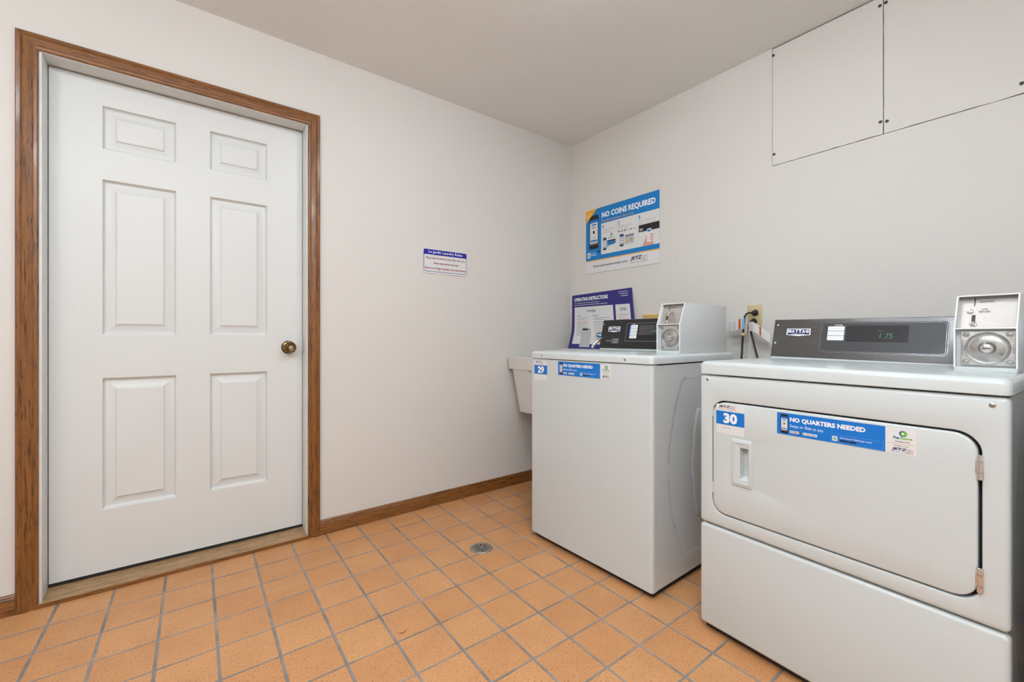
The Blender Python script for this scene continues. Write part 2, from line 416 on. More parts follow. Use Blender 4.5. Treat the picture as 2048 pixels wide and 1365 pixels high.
# ------------------------------------------------------------------ the room
X0, Y0 = -3.9, -3.15
m = MB(); m.box(X0-.1, Y0-.1, -.06, .12, .14, 0, M_tile); struct(m.build('floor'))
m = MB(); m.box(X0-.1, Y0-.1, HC, .12, .14, HC+.06, M_ceil); struct(m.build('ceiling'))
JL, JR, JT = -2.753, -1.8455, 2.060       # door lining faces
m = MB()
m.box(X0-.1, 0, 0, JL-.02, .14, HC, M_wall); m.box(JR+.02, 0, 0, .12, .14, HC, M_wall)
m.box(JL-.02, 0, JT+.02, JR+.02, .14, HC, M_wall); struct(m.build('wall_left'))
# right wall with the cut-out behind the two screwed-on panels
PY0, PY1, PZ = -1.4065, -2.80, 1.8535
m = MB()
m.box(0, PY0, 0, .12, 0, HC, M_wall); m.box(0, Y0, 0, .12, PY1, HC, M_wall)
m.box(0, PY1, 0, .12, PY0, PZ, M_wall); m.box(.012, PY1, PZ, .12, PY0, HC, M_gap)
struct(m.build('wall_right'))
m = MB(); m.box(X0-.1, Y0-.1, 0, .12, Y0, HC, M_wall); struct(m.build('wall_front'))
m = MB(); m.box(X0-.1, Y0, 0, X0, 0, HC, M_wall); struct(m.build('wall_rear'))

def wall_panel(y0, y1, z0, z1, label, screws, seed):
    """flat board set into the right wall, with slightly ragged cut edges"""
    e = tag(empty('access_panel', (0, (y0+y1)/2, z0)), label, 'wall panel', 'screwed panels high on the wall')
    cy = (y0+y1)/2; rnd = random.Random(seed); m = MB(); pts = []
    def seg(a, b, n, amp):
        for k in range(n):
            t = k/n; j = noise.noise(Vector((t*14, seed, a[0]*5)))*amp if 0 < k else 0
            p = (a[0]+(b[0]-a[0])*t, a[1]+(b[1]-a[1])*t)
            d = (-(b[1]-a[1]), b[0]-a[0]); L = math.hypot(*d); pts.append((p[0]+d[0]/L*j, p[1]+d[1]/L*j))
    seg((y0, z0+.0012), (y1, z0+.0012), 60, .0034); seg((y1, z0), (y1, z1), 24, .0012); seg((y1, z1), (y0, z1), 2, 0); seg((y0, z1), (y0, z0), 24, .0012)
    m.loft([[(x, p[0]-cy, p[1]-z0) for p in pts] for x in (.012, -.0006)], M_wall, True, True)
    m.build('board', e)
    for sy, sz in screws:
        m = MB(); m.lathe([(.0065, 0), (.0062, .0015), (.003, .0022)], (-.0005, sy-cy, sz-z0), (-1, 0, 0), M_blackscrew, 14)
        q = m.build('screw', e)
ga = 0.0019
wall_panel(-1.8375+.0016, PY0-ga, PZ+ga, HC-.006, 'smaller wall board high beside the ceiling edge, left of the upright seam',
           [(-1.413, 2.403), (-1.416, 1.911), (-1.828, 1.909), (-1.826, 2.399)], 3)
wall_panel(PY1+ga, -1.8375-.0016, PZ+ga, HC-.006, 'wide wall board high on the wall, right of the upright seam',
           [(-1.849, 1.904), (-1.846, 2.401), (-2.214, 1.892)], 8)

# ---- door lining, casing, baseboards
cas = [(.058, 0), (.058, .013), (.055, .016), (.046, .0165), (.043, .0145), (.040, .0165), (.036, .0175), (.026, .0135), (.017, .0105), (.014, .0115), (.012, .0125), (.004, .012), (0, .0095), (0, 0)]
ci, co = -2.7605, -1.8405; ct = 2.0625      # inner edges of the casing
def casing(kind, m_):
    m = MB()
    if kind == 'l': rings = [[(ci-w_, -d, z_(w_)) for w_, d in cas] for z_ in (lambda w_: 0, lambda w_: ct+w_)]
    if kind == 'r': rings = [[(co+w_*.97, -d, z_(w_)) for w_, d in cas] for z_ in (lambda w_: 0, lambda w_: ct+w_)]
    if kind == 't': rings = [[(x_(w_), -d, ct+w_) for w_, d in cas] for x_ in (lambda w_: ci-w_, lambda w_: co+w_*.97)]
    m.loft(rings, m_, True, True); return m
for k, (kd, mm) in enumerate((('l', M_woodV), ('t', M_woodH), ('r', M_woodV))):
    struct(casing(kd, mm).build('trim_%d' % (k+1), ang=20))
bb = [(0, 0), (-.012, 0), (-.0125, .056), (-.010, .062), (-.0085, .063), (-.0095, .067), (-.006, .072), (0, .0735)]
m = MB(); m.prism(bb, co+.0565, -.0, M_woodH); struct(m.build('baseboard_left'))
m = MB(); m.prism(bb, X0, ci-.0585, M_woodH); struct(m.build('baseboard_left'))
m = MB(); m.loft([[(y, yy, z) for y, z in bb] for yy in (-.013, Y0)], M_woodY, True, True); struct(m.build('baseboard_right'))

door = struct(empty('door_1', (-2.30, .085, .043)))
def dl(x, y, z): return (x+2.30, y-.085, z-.043)
m = MB()                                               # white lining: two jambs, head, stops
m.box(*dl(JL-.02, -.004, .012), *dl(JL, .14, JT), M_jamb, .0015); m.box(*dl(JR, -.004, .012), *dl(JR+.02, .14, JT), M_jamb, .0015)
m.box(*dl(JL-.02, -.004, JT), *dl(JR+.02, .14, JT+.02), M_jamb, .0015)
m.build('door_frame', door)
m = MB()
xs = [JL+.0025, -2.600, -2.358, -2.238, -2.004, JR-.0025]; zs = [.043, .295, .836, 1.012, 1.651, 1.773, 1.953, 2.056]
prof = [(0, 0), (.0025, .001), (.0050, .011), (.010, .0165), (.014, .016), (.042, .0065), (.0440, .0025), (.048, .0010)]
for i in range(5):
    for j in range(7):
        a, b, c, d = xs[i], zs[j], xs[i+1], zs[j+1]
        if i in (1, 3) and j in (1, 3, 5):
            m.loft([[dl(*p) for p in ((a+q, .085+dp, b+q), (c-q, .085+dp, b+q), (c-q, .085+dp, d-q), (a+q, .085+dp, d-q))] for q, dp in prof], M_door, False, True)
        else: m.face(m.verts([dl(a, .085, b), dl(c, .085, b), dl(c, .085, d), dl(a, .085, d)]), M_door)
bmesh.ops.remove_doubles(m.bm, verts=m.bm.verts, dist=.0002)
m.box(*dl(xs[0], .104, zs[0]), *dl(xs[-1], .122, zs[-1]), M_door)
for q in ((xs[0], zs[0], xs[0], zs[-1]), (xs[-1], zs[0], xs[-1], zs[-1]), (xs[0], zs[0], xs[-1], zs[0]), (xs[0], zs[-1], xs[-1], zs[-1])):
    m.face(m.verts([dl(q[0], .085, q[1]), dl(q[2], .085, q[3]), dl(q[2], .1045, q[3]), dl(q[0], .1045, q[1])]), M_door)
m.build('door_leaf', door, ang=12, recalc=True)
kn = MB(); ko = dl(-1.912, .085, .952)
kn.lathe([(.033, 0), (.033, .003), (.031, .006), (.026, .008), (.018, .010), (.013, .013), (.012, .024), (.016, .030), (.024, .036), (.0275, .045), (.0275, .052), (.024, .060), (.017, .0635), (.015, .0625), (.012, .0625)], ko, (0, -1, 0), M_brass, 40)
k_o = kn.build('door_knob', door, ang=50); k_o['label'] = 'antique brass round door knob'
m = MB(); m.lathe([(.0085, 0), (.0085, .066), (.0075, .0672), (.001, .0675)], ko, (0, -1, 0), M_chrome, 20)
m.box(ko[0]-.0009, -.0690, ko[2]-.005, ko[0]+.0009, -.0670, ko[2]+.005, M_black)
m.build('lock_cylinder', k_o).matrix_parent_inverse = Matrix()
m = MB(); m.box(*dl(JR-.0035, .07, .915), *dl(JR+.0005, .083, .99), M_screw); m.build('strike_plate', door)
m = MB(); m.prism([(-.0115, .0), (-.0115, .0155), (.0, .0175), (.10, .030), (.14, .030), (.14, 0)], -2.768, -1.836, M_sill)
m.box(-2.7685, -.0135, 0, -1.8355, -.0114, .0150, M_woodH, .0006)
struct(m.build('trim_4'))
m = MB(); m.box(JL, .088, .029, JR, .12, .0425, M_gap); struct(m.build('trim_5'))

# ------------------------------------------------------------------ lamps
def dome_lamp(p, label):
    e = tag(empty('ceiling_light', (p['loc'][0], p['loc'][1], HC)), label, 'ceiling light')
    m = MB(); m.lathe([(.17, 0), (.175, .012), (.172, .022), (.16, .024)], (0, 0, 0), (0, 0, -1), M_coinedge, 48); m.build('lamp_base', e)
    ml = M_lens.copy(); ml.name = 'lamp_lens'
    ml.node_tree.nodes['Principled BSDF'].inputs['Emission Strength'].default_value = p['power']
    m = MB(); m.lathe([(.158, .022), (.160, .050), (.148, .082), (.115, .105), (.07, .119), (.02, .124), (.002, .1245)], (0, 0, 0), (0, 0, -1), ml, 48); m.build('lamp_shade', e)
dome_lamp(LAMP_A, 'round white dome light on the ceiling near the payment boxes')
dome_lamp(LAMP_B, 'round white dome light on the ceiling in front of the door')
e = tag(empty('ceiling_light', (*LAMP_FILL['loc'], HC)), 'unseen long white tube light added on the ceiling behind the viewer as fill', 'ceiling light')
m = MB(); m.box(-.66, -.14, -.025, .66, .14, -.0005, M_coinedge, .004); m.build('lamp_base', e)
ml = M_lens.copy(); ml.node_tree.nodes['Principled BSDF'].inputs['Emission Strength'].default_value = LAMP_FILL['power']
m = MB(); m.prism([(-.125, -.0255), (-.122, -.085), (-.08, -.108), (.08, -.108), (.122, -.085), (.125, -.0255)], -.64, .64, ml); m.build('lamp_shade', e)

# ------------------------------------------------------------------ washer and dryer
def relief(m, s, t0, t1, z0, z1, mt, sgn=1, nt=44, nz=70):
    """pressed side sheet: bowed embossed panels"""
    sm = lambda x: 0 if x <= 0 else (1 if x >= 1 else x*x*(3-2*x))
    def h(t, z):
        q = (z-.47)/.37; bow1 = .23-.11*(1-q*q); bow2 = .37-.10*(1-q*q)
        d1 = min(t-bow1, .36-abs(z-.47), t1-.03-t); d2 = min(t-bow2, .25-abs(z-.47), t1-.06-t)
        return -.013*sm(d1/.018)+.0135*sm(d2/.022)
    vs = [[m.bm.verts.new((s+sgn*h(t0+(t1-t0)*i/nt, z0+(z1-z0)*j/nz), t0+(t1-t0)*i/nt, z0+(z1-z0)*j/nz)) for i in range(nt+1)] for j in range(nz+1)]
    for j in range(nz):
        for i in range(nt): m.face([vs[j][i], vs[j][i+1], vs[j+1][i+1], vs[j+1][i]], mt)
def top_panel(W, Dp, z0, z1, sh, rad=.014):
    m = MB(); rings = []
    def ring(z, ins):
        out = []; r_ = .016
        x0, y0, x1, y1 = -.002+ins, -.003+ins, W+.002-ins, Dp-ins
        for cx, cy, a0 in ((x1-r_, y0+r_, -90), (x1-r_, y1-r_, 0), (x0+r_, y1-r_, 90), (x0+r_, y0+r_, 180)):
            for k in range(6):
                a = R(a0+90*k/5); px_, py_ = cx+r_*cos(a), cy+r_*sin(a); out.append((px_, py_, z-(sh*px_ if z > z0+.01 else 0)))
        return out
    rings = [ring(z0, .004), ring(z0+.002, 0)]+[ring(z1-rad*(1-sin(a)), rad*(1-cos(a))) for a in (0, R(25), R(50), R(70), R(90))]
    m.loft(rings, M_enamel, True, True); return m
def screw(parent, s, z, y=0, r=.0055, mt=M_screw, name='screw', axis=(0, -1, 0)):
    m = MB(); m.lathe([(r, 0), (r, .001), (r*.8, .0022), (r*.3, .003)], (s, y, z), axis, mt, 16)
    m.box(s-r*.6, y-.0034, z-r*.1, s+r*.6, y-.0024, z+r*.1, M_black)
    return m.build(name, parent)

def coin_box(parent, s0, s1, tf, tb, zb, zk, zt, sh=0.0):
    """payment box: open-fronted sheet hood with a slot plate above and a locked drawer below"""
    dz = -sh*(s0+s1)/2; zb += dz; zk += dz; zt += dz; ts = tf+.04; w_ = .0028
    m = MB()
    pr = [(tf, zb), (tf, zk), (ts, zt), (tb, zt), (tb, zb)]
    def sheet(a, b): m.prism(pr, a, b, M_coinbox, .0006)
    sheet(s0, s0+w_); sheet(s1-w_, s1)
    m.box(s0+w_, ts+.0005, zt-w_, s1-w_, tb, zt, M_coinbox); m.box(s0+w_, tb-w_, zb, s1-w_, tb, zt-w_, M_coinbox)
    m.box(s0+w_, tf+.001, zk-.0015, s1-w_, tf+.03, zk+.0015, M_coinbox)
    m.box(s0+.001, tf-.004, zb-.001, s1-.001, tb-.01, zb+.010, M_enamel, .001)
    box = m.build('coin_box', parent)
    # bright front rims
    m = MB(); r_ = .0018
    for s_ in (s0+.0014, s1-.0014):
        m.tube([(s_, tf, zb+.008), (s_, tf, zk), (s_, ts, zt-.001)], r_, M_coinedge, 8, 0)
    m.tube([(s0+.001, ts, zt-.0015), (s1-.001, ts, zt-.0015)], r_, M_coinedge, 8, 0); m.tube([(s0+.002, tf, zk), (s1-.002, tf, zk)], r_*.9, M_coinedge, 8, 0)
    m.build('rim', box)
    # upper slot plate, parallel to the sloping mouth
    Pn = on_slope(tf+.017, zk+.002, ts+.017, zt-.003, s0, 0); W = s1-s0; H = math.hypot(.04, zt-zk-.005)
    m = MB(); A = Art(); A.rect(w_, 0, W-w_, H, M_plate, 0); A.into(m, Pn)
    A = Art(); k = W/.111
    A.rect(.0305*k, H*.69, .0325*k, H*.95, INK, 2)
    A.text('QUARTERS', .041*k, H*.79, .066*k, H*.85, INK, 2, .01)
    A.text('COIN', .0445*k, H*.56, .056*k, H*.605, INK, 2, .01); A.text('RETURN', .041*k, H*.475, .061*k, H*.53, INK, 2, .01)
    A.into(m, Pn); A2 = Art(); A2.rrect(.0285*k, H*.13, .0355*k, H*.40, .0008, INK, 3); A2.into(m, Pn)
    pl = m.build('slot_plate', box, recalc=False)
    nrm = (Vector(Pn(0, 0, 1))-Vector(Pn(0, 0, 0)))
    m = MB(); m.lathe([(.0062, 0), (.006, .003), (.0052, .005), (.0015, .0058)], Pn(.0245*k, H*.52, 0), nrm, M_chrome, 20); m.build('return_button', box)
    m = MB(); m.lathe([(.0068, 0), (.0068, .003), (.0055, .0035), (.0053, .001)], Pn(.0325*k, H*.12, 0), nrm, M_cast, 20)
    m.box(*[min(a, b) for a, b in zip(Pn(.0285*k, H*.10, .001), Pn(.0365*k, H*.13, .007))], *[max(a, b) for a, b in zip(Pn(.0285*k, H*.10, .001), Pn(.0365*k, H*.13, .007))], M_chrome)
    m.build('return_lever', box)
    for a, b in ((.006, .94), (.104, .95), (.006, .05), (.104, .06)):
        m = MB(); m.lathe([(.0016, 0), (.0014, .0007), (.0004, .001)], Pn(a*k, H*b, 0), nrm, M_screw, 10); m.build('screw', box)
    # drawer below
    yd = tf+.012; d0, d1, b0, b1 = s0+.0115, s1-.004, zb+.0145, zk-.006
    m = MB(); slab(m, d0, b0, d1, b1, .002, yd, yd+.02, .0015, M_cast)
    m.box(s0+w_, yd+.008, zb+.01, s1-w_, yd+.012, zk-.002, M_coinbox)
    A = Art(); A.text('COIN', 0, 0, .022, .0055, GREY, 1, .02)
    A.into(m, lambda a, b, h: (d1-.0015-b*.8, yd-h, (b0+b1)/2+.011-a))
    A = Art(); A.text('GREENWALD', 0, 0, .036, .0055, GREY, 1, .02)
    A.into(m, lambda a, b, h: (d0+.0015+b*.8, yd-h, (b0+b1)/2+.018-a))
    dr = m.build('coin_drawer', box)
    cx, cz = (d0+d1)/2-.0005, (b0+b1)/2
    m = MB(); m.lathe([(.0405, 0), (.0405, .002), (.039, .004), (.037, .0035), (.035, -.001), (.034, -.0015), (.030, .001), (.016, .0015), (.0145, .003), (.013, .007), (.012, .008)], (cx, yd, cz), (0, -1, 0), M_dial, 64)
    m.lathe([(.0098, 0), (.0098, .0085), (.009, .009), (.002, .0091)], (cx-.001, yd, cz), (0, -1, 0), M_chrome, 32)
    m.box(cx-.0065, yd-.0098, cz-.0011, cx+.006, yd-.0088, cz+.0011, M_black)
    m.build('lock_dial', box)
    for bx, bz in ((d0+.0095, b1-.009), (d1-.0095, b1-.009), (d0+.0095, b0+.009), (d1-.0095, b0+.009)):
        m = MB(); m.lathe([(.0072, 0), (.0072, .0012), (.0064, .0012), (.006, .0002), (.0035, .0004), (.003, .0022), (.001, .0026)], (bx, yd, bz), (0, -1, 0), M_dial, 24); m.build('bolt', box)
    return box

def maytag(A, a0, b0, a1, b1, ly=2):
    W, H = a1-a0, b1-b0
    A.poly([(a0, b0+H*.1), (a0+W*.5, b0-H*.06), (a1, b0+H*.1), (a1-W*.01, b1), (a0+W*.01, b1)], WHITE, ly)
    A.rect(a0+W*.05, b0+H*.16, a1-W*.05, b1-H*.1, NAVY, ly+1)
    x = a0+W*.07; adv = W*.86/6
    for i, c in enumerate('MAYTAG'): A.text(c, x+i*adv+.0005, b0+H*.38, x+(i+1)*adv-.0005, b1-H*.16, WHITE, ly+2, .06)
    A.text('COMMERCIAL LAUNDRY', a0+W*.24, b0+H*.19, a0+W*.76, b0+H*.30, WHITE, ly+2)

def feet(parent, W, Dp, z):
    for a in (.045, W-.045):
        for b in (.06, Dp-.06):
            m = MB(); m.lathe([(.022, 0), (.022, .008), (.012, .012), (.012, z+.01)], (a, b, 0), (0, 0, 1), M_rubber, 20); m.build('foot', parent)

# ---- washer ---------------------------------------------------------------
WW, WD_ = .702, .66
wa = tag(empty('washing_machine', (-.9364, -.656, 0), R(1.05-90)), 'white top-loading washing machine numbered 29, beside the corner sink', 'washing machine')
m = MB(); m.box(.004, .034, .03, WW-.004, WD_-.002, .893, M_enamel_side); relief(m, WW-.003, .034, WD_-.002, .028, .893, M_enamel_side)
m.box(.012, .02, .007, WW-.012, WD_-.02, .034, M_gap)  # dark block under the cabinet stands in for its contact shadow
wb = m.build('cabinet', wa)
m = MB()                                         # front sheet wraps round both sides
rings = []
def fring(z, ins, W=WW):
    r_ = .013; pts = []
    for cx, a0 in ((r_, 180), (W-r_, 270)):
        for k in range(7):
            a = R(a0+90*k/6); pts.append((cx+(r_-ins)*cos(a), r_+(r_-ins)*sin(a), z))
    return [(ins, .033, z)]+pts+[(W-ins, .033, z)]
m.loft([fring(.025, .004), fring(.029, 0), fring(.892, 0), fring(.895, .003)], M_enamel, True, True); m.build('front_panel', wa)
top_panel(WW, WD_, .8975, .933, 0).build('top_panel', wa)
m = MB(); m.box(.045, .03, .9325, .51, .44, .9355, M_enamel, .0012); m.build('lid', wa)
screw(wa, .085, .915, -.003); screw(wa, .578, .914, -.003)
feet(wa, WW, WD_, .025)
m = MB(); m.box(.02, .503, .930, .56, .655, .9415, M_enamel, .002); m.build('console_base', wa)
t0, z0_, t1, z1_ = .5, .942, .54, 1.099
m = MB(); m.prism([(t0, z0_), (t1, z1_), (t1+.006, z1_+.002), (.655, z1_-.012), (.655, z0_)], .0185, .553, M_conblack, .0012)
F = on_slope(t0, z0_, t1, z1_); A = Art()
A.frame(.188, .040, .56, .140, .004, .0012, SILV, 1); A.rect(.1895, .0415, .548, .1385, INK, 0.6)
A.text('CYCLES', .222, .1325, .243, .1365, WHITE, 2, .02)
for i, nm in enumerate(('WHITES', 'COLORS', 'DELICATES', 'NORMAL')):
    zt = .1300-i*.0190; A.rect(.2125, zt-.0170, .259, zt, WHITE, 2); A.rect(.2125, zt-.0170, .218, zt, SKYB if i < 3 else GREEN, 3)
    A.line(.224, zt-.0095, .252, NAVY, 3, .0018, seed=i)
A.rect(.203, .062, .2105, .128, NAVY, 2); A.rect(.270, .075, .548, .1295, GLASS, 2); A.rect(.262, .069, .548, .0705, INK, 3)
A.text('PRICE', .335, .1125, .347, .1155, M_ledgreen, 4); A.text('ADD', .312, .1095, .326, .1115, M_ledgreen, 4)
A.text('2.00', .350, .0880, .380, .1020, M_ledgreen, 4, -.01)
A.text('INSTRUCTIONS', .060, .0390, .095, .0430, WHITE, 2); A.rect(.0985, .027, .0991, .0555, WHITE, 2)
for i in range(4): A.line(.109, .0510-i*.0075, .148-.004*(i % 2), WHITE, 2, .0028, seed=i+9); A.rect(.1035, .051-i*.0075, .105, .053-i*.0075, WHITE, 2)
A.into(m, F); wc = m.build('control_panel', wa, recalc=False); wc['label'] = 'black control panel'
A = Art(); maytag(A, .064, .0935, .1465, .1240, 1); A.build('badge', F, wc)
for s_, b_ in ((.0285, .1365), (.0255, .059)):
    m = MB(); m.lathe([(.0036, 0), (.0032, .002), (.001, .0028)], F(s_, b_, 0), (0, -1, .25), M_chrome, 14); m.build('screw', wc)
coin_box(wa, .556, .667, .25, .655, .934, 1.058, 1.150)
number_sticker('29').build('number_sticker', on_front(.027, .791, 0), wa)['label'] = 'blue and white number 29 sticker'
quarter_banner().build('banner_sticker', on_front(.195, .826, 0), wa)['label'] = 'blue no quarters needed sticker'

# ---- dryer ----------------------------------------------------------------
DW, DD = .710, .67; sh = .009
dr = tag(empty('tumble_dryer', (-.9129, -1.541, 0), R(-2.77-90)), 'white front-loading dryer numbered 30, nearest to the viewer', 'dryer')
m = MB(); m.box(.004, .022, .03, DW-.006, DD, .872, M_enamel_side); relief(m, DW-.005, .022, DD, .028, .872, M_enamel_side, 1)
m.box(.012, .02, .007, DW-.012, DD-.02, .034, M_gap)  # dark underside block, in place of the shadow below the dryer
m.build('cabinet', dr)
m = MB(); slab_hole(m, (0, .372, DW, .8735), (.0435, .4145, .6685, .7925), .012, .045, 0, .022, .009, M_enamel, 8, .003)
m.box(.03, .0205, .40, DW-.03, .0225, .81, M_gap); m.build('front_panel', dr)
m = MB(); slab(m, 0, .025, DW, .3665, .012, 0, .021, .009, M_enamel, 8); m.build('lower_panel', dr)
top_panel(DW, DD, .877, .921, sh).build('top_panel', dr)
m = MB(); slab_hole(m, (.0480, .4190, .6620, .7875), (.1165, .531, .1725, .671), .042, .004, -.0015, .019, .004, M_enamel, 8, .001)
dd = m.build('door', dr)
m = MB(); slab_hole(m, (.112, .5265, .177, .6755), (.1405, .549, .1665, .650), .003, .002, -.0055, .0, .0022, M_enamel, 4, .0015)
m.loft([rr(.1405, .549, .1665, .650, .002, 0, 4), rr(.143, .556, .164, .643, .002, .0182, 4)], M_enamel, False, True)
slab_hole(m, (.119, .5335, .1715, .6685), (.124, .5385, .1685, .6635), .003, .003, -.0072, -.005, .0008, M_enamel, 4, .0008)
m.build('handle', dd)
for zz in (.7175, .4695):
    m = MB()
    m.cyl((.6655, -.0035, zz-.0275), (.6655, -.0035, zz+.0275), .0045, M_chrome, 16, .001)
    for q in (-.012, .012): m.lathe([(.0051, -.001), (.0051, .001)], (.6655, -.0035, zz+q), (0, 0, 1), M_dial, 16)
    m.box(.6585, -.0025, zz-.014, .6655, -.0005, zz+.014, M_chrome, .0005); m.box(.6655, -.001, zz-.026, .6715, .0005, zz+.026, M_chrome, .0003)
    m.build('hinge', dd)
for zz in (.755, .497):
    m = MB(); m.box(.0435, .002, zz-.018, .0475, .012, zz+.018, M_enamel, .001); m.build('catch', dd)
number_sticker('30').build('number_sticker', on_front(.060, .6855, -.0015), dd)['label'] = 'blue and white number 30 sticker'
quarter_banner().build('banner_sticker', on_front(.250, .7165, -.0015), dd)['label'] = 'blue no quarters needed sticker'
screw(dr, .028, .860); screw(dr, .684, .856)
feet(dr, DW, DD, .026)
t0, z0_, t1, z1_ = .48, .925, .52, 1.073
def shz(o, k=.013):
    for v in o.data.vertices: v.co.z -= k*v.co.x
m = MB(); m.box(.012, .478, .9165, .586, .64, .926, M_enamel, .002); o = m.build('console_base', dr); shz(o)
m = MB(); m.prism([(t0, z0_), (t1, z1_), (t1+.006, z1_+.002), (.64, z1_-.012), (.64, z0_)], .0095, .582, M_console, .0012)
F = on_slope(t0, z0_, t1, z1_); A = Art()
A.rrect(.1765, .0250, .5260, .1435, .014, INK, .5); A.frame(.1775, .0262, .5248, .1423, .013, .0012, SILV, 1)
A.frame(.1820, .0305, .5205, .1380, .011, .0008, SILV, 1); A.rrect(.1840, .0325, .5185, .1360, .009, DGREY, 1.2)
A.text('CYCLES', .2200, .1275, .2440, .1320, WHITE, 2, .03)
for i in range(3):
    zt = .1250-i*.0183; A.rect(.2000, zt-.0165, .2515, zt, WHITE, 2); A.line(.207, zt-.0085, .245, LGREY, 3, .0014, seed=i)
A.rrect(.2575, .0680, .4300, .1275, .003, INK, 2); A.rrect(.2605, .0715, .4265, .1240, .002, GLASS, 3)
A.text('PRICE', .3480, .1060, .3640, .1090, M_ledgreen, 4)
A.text('1.75', .3545, .0815, .3890, .0985, M_ledgreen, 4, -.012, .1)
A.into(m, F); dc = m.build('control_panel', dr, recalc=False); shz(dc); dc['label'] = 'dark brushed metal control panel'
A = Art(); maytag(A, .0585, .0885, .1435, .1170, 1); o = A.build('badge', F, dc); shz(o)
for s_, b_ in ((.0235, .1305), (.0205, .0565)):
    m = MB(); m.lathe([(.0036, 0), (.0032, .002), (.001, .0028)], F(s_, b_, 0), (0, -1, .25), M_chrome, 14); m.build('screw', dc)
coin_box(dr, .5855, .6965, .22, .64, .920, 1.029, 1.117, .006)

# ---- unseen dryer copy, added past the right edge to darken its neighbour's side
def copy_tree(o, parent=None):
    c = o.copy(); C.objects.link(c); c.parent = parent
    for ch in list(o.children):
        if not ch.name.startswith('number_sticker'): copy_tree(ch, c)
    return c
d2 = copy_tree(dr); d2.location = (-.952, -2.305, 0)
d2['label'] = 'unseen second white dryer added right of dryer 30 to darken its side, without a number'
# ------------------------------------------------------------------ utility sink in the corner
sk = tag(empty('utility_sink', (-.30, -.32, 0)), 'white plastic laundry sink in the corner, half hidden by the washing machine', 'sink')
def SK(x, y, z): return (x+.30, y+.32, z)
def hring(x0, y0, x1, y1, z, r_=.02, n=4, tilt=0):
    out = []
    for cx, cy, a0 in ((x1-r_, y0+r_, -90), (x1-r_, y1-r_, 0), (x0+r_, y1-r_, 90), (x0+r_, y0+r_, 180)):
        for k in range(n+1):
            a = R(a0+90*k/n); out.append(SK(cx+r_*cos(a), cy+r_*sin(a), z))
    return out
m = MB()                                             # basin: tapered outside, hollow inside
m.loft([hring(-.555, -.578, -.025, -.072, .509, .02), hring(-.597, -.612, -.012, -.043, .80, .02)], M_plastic, True, False)
m.loft([hring(-.590, -.605, -.17, -.045, .80, .03), hring(-.56, -.575, -.19, -.075, .53, .03)], M_plastic, False, True)
m.build('basin', sk)
m = MB()
m.loft([hring(-.600, -.618, -.006, -.020, .7925, .008), hring(-.605, -.632, -.004, -.010, .868, .006), hring(-.602, -.629, -.004, -.012, .872, .006),
        hring(-.575, -.602, -.17, -.038, .872, .02), hring(-.571, -.600, -.172, -.040, .86, .02), hring(-.571, -.600, -.172, -.040, .80, .02)], M_plastic)
A = Art(); A.text('S', 0, 0, .012, .018, GREY, 1, .03); A.into(m, lambda a, b, h: SK(-.6005-h, -.232-a, .778+b))
m.build('rim', sk, recalc=False)
m = MB(); m.box(*SK(-.162, -.628, .865), *SK(-.004, -.012, .9205), M_plastic, .004); m.build('faucet_ledge', sk)
m = MB()
m.lathe([(.024, 0), (.024, .006), (.018, .012), (.015, .05), (.012, .06)], SK(-.142, -.585, .92), (0, 0, 1), M_chrome, 24)
fa = m.build('faucet', sk); fa['label'] = 'chrome curved faucet spout'
m = MB(); m.tube([SK(-.142, -.585, .965), SK(-.17, -.57, .990), SK(-.23, -.535, .992), SK(-.275, -.510, .975), SK(-.298, -.494, .950)], .0085, M_chrome, 14, 5)
m.tube([SK(-.298, -.494, .951), SK(-.301, -.492, .935)], .0098, M_chrome, 14, 0); m.build('spout', fa)
for y in (-.555, -.095):
    m = MB(); m.prism([(y+.32-.01, .50), (y+.32+.01, .50), (y+.32+.01, .80), (y+.32-.01, .80)], .14, .298, M_screw); m.build('wall_bracket', sk)
m = MB(); m.tube([SK(-.3, -.35, .51), SK(-.3, -.35, .40), SK(-.27, -.35, .35), SK(-.2, -.35, .35), SK(-.17, -.35, .40), SK(-.1, -.35, .43), SK(-.002, -.35, .43)], .019, M_plastic, 14, 4); m.build('drain_pipe', sk)

# ------------------------------------------------------------------ instruction poster leaning in the corner
Lk = [(0, (-.115, -.088, .9215)), (.14, (-.052, -.060, 1.039)), (.24, (-.022, -.036, 1.133)), (.42, (-.006, -.022, 1.313))]
Rk = [(0, (-.100, -.680, .9215)), (.14, (-.050, -.640, 1.030)), (.24, (-.022, -.600, 1.120)), (.42, (-.006, -.566, 1.327))]
def key(K, b):
    b = max(0, min(.42, b))
    for i in range(3):
        if b <= K[i+1][0]: break
    p0 = Vector(K[max(i-1, 0)][1]); p1 = Vector(K[i][1]); p2 = Vector(K[i+1][1]); p3 = Vector(K[min(i+2, 3)][1])
    t = (b-K[i][0])/(K[i+1][0]-K[i][0])
    return 0.5*((2*p1)+(-p0+p2)*t+(2*p0-5*p1+4*p2-p3)*t*t+(-p0+3*p1-3*p2+p3)*t**3)
PO = Vector((-.1, -.35, .9215))
def PM(a, b, h):
    e = .004; f = lambda a_, b_: key(Lk, b_).lerp(key(Rk, b_), a_/.56)
    p = f(a, b); b2 = min(b, .415); n_ = (f(a+e, b2)-f(a, b2)).cross(f(a, b2+e)-f(a, b2)).normalized()
    if n_.x > 0: n_ = -n_
    return p+n_*(h+.0004)-PO
po = tag(empty('instruction_poster', PO), 'curling navy operating instructions poster leaning behind the washer, in the corner', 'poster')
A = Art(); A.rect(0, 0, .56, .42, POSTERN, 1, 10, 30)
m = MB(); A.into(m, PM); A = Art(); A.rect(0, 0, .56, .42, PALE, -2, 10, 30); A.into(m, PM)
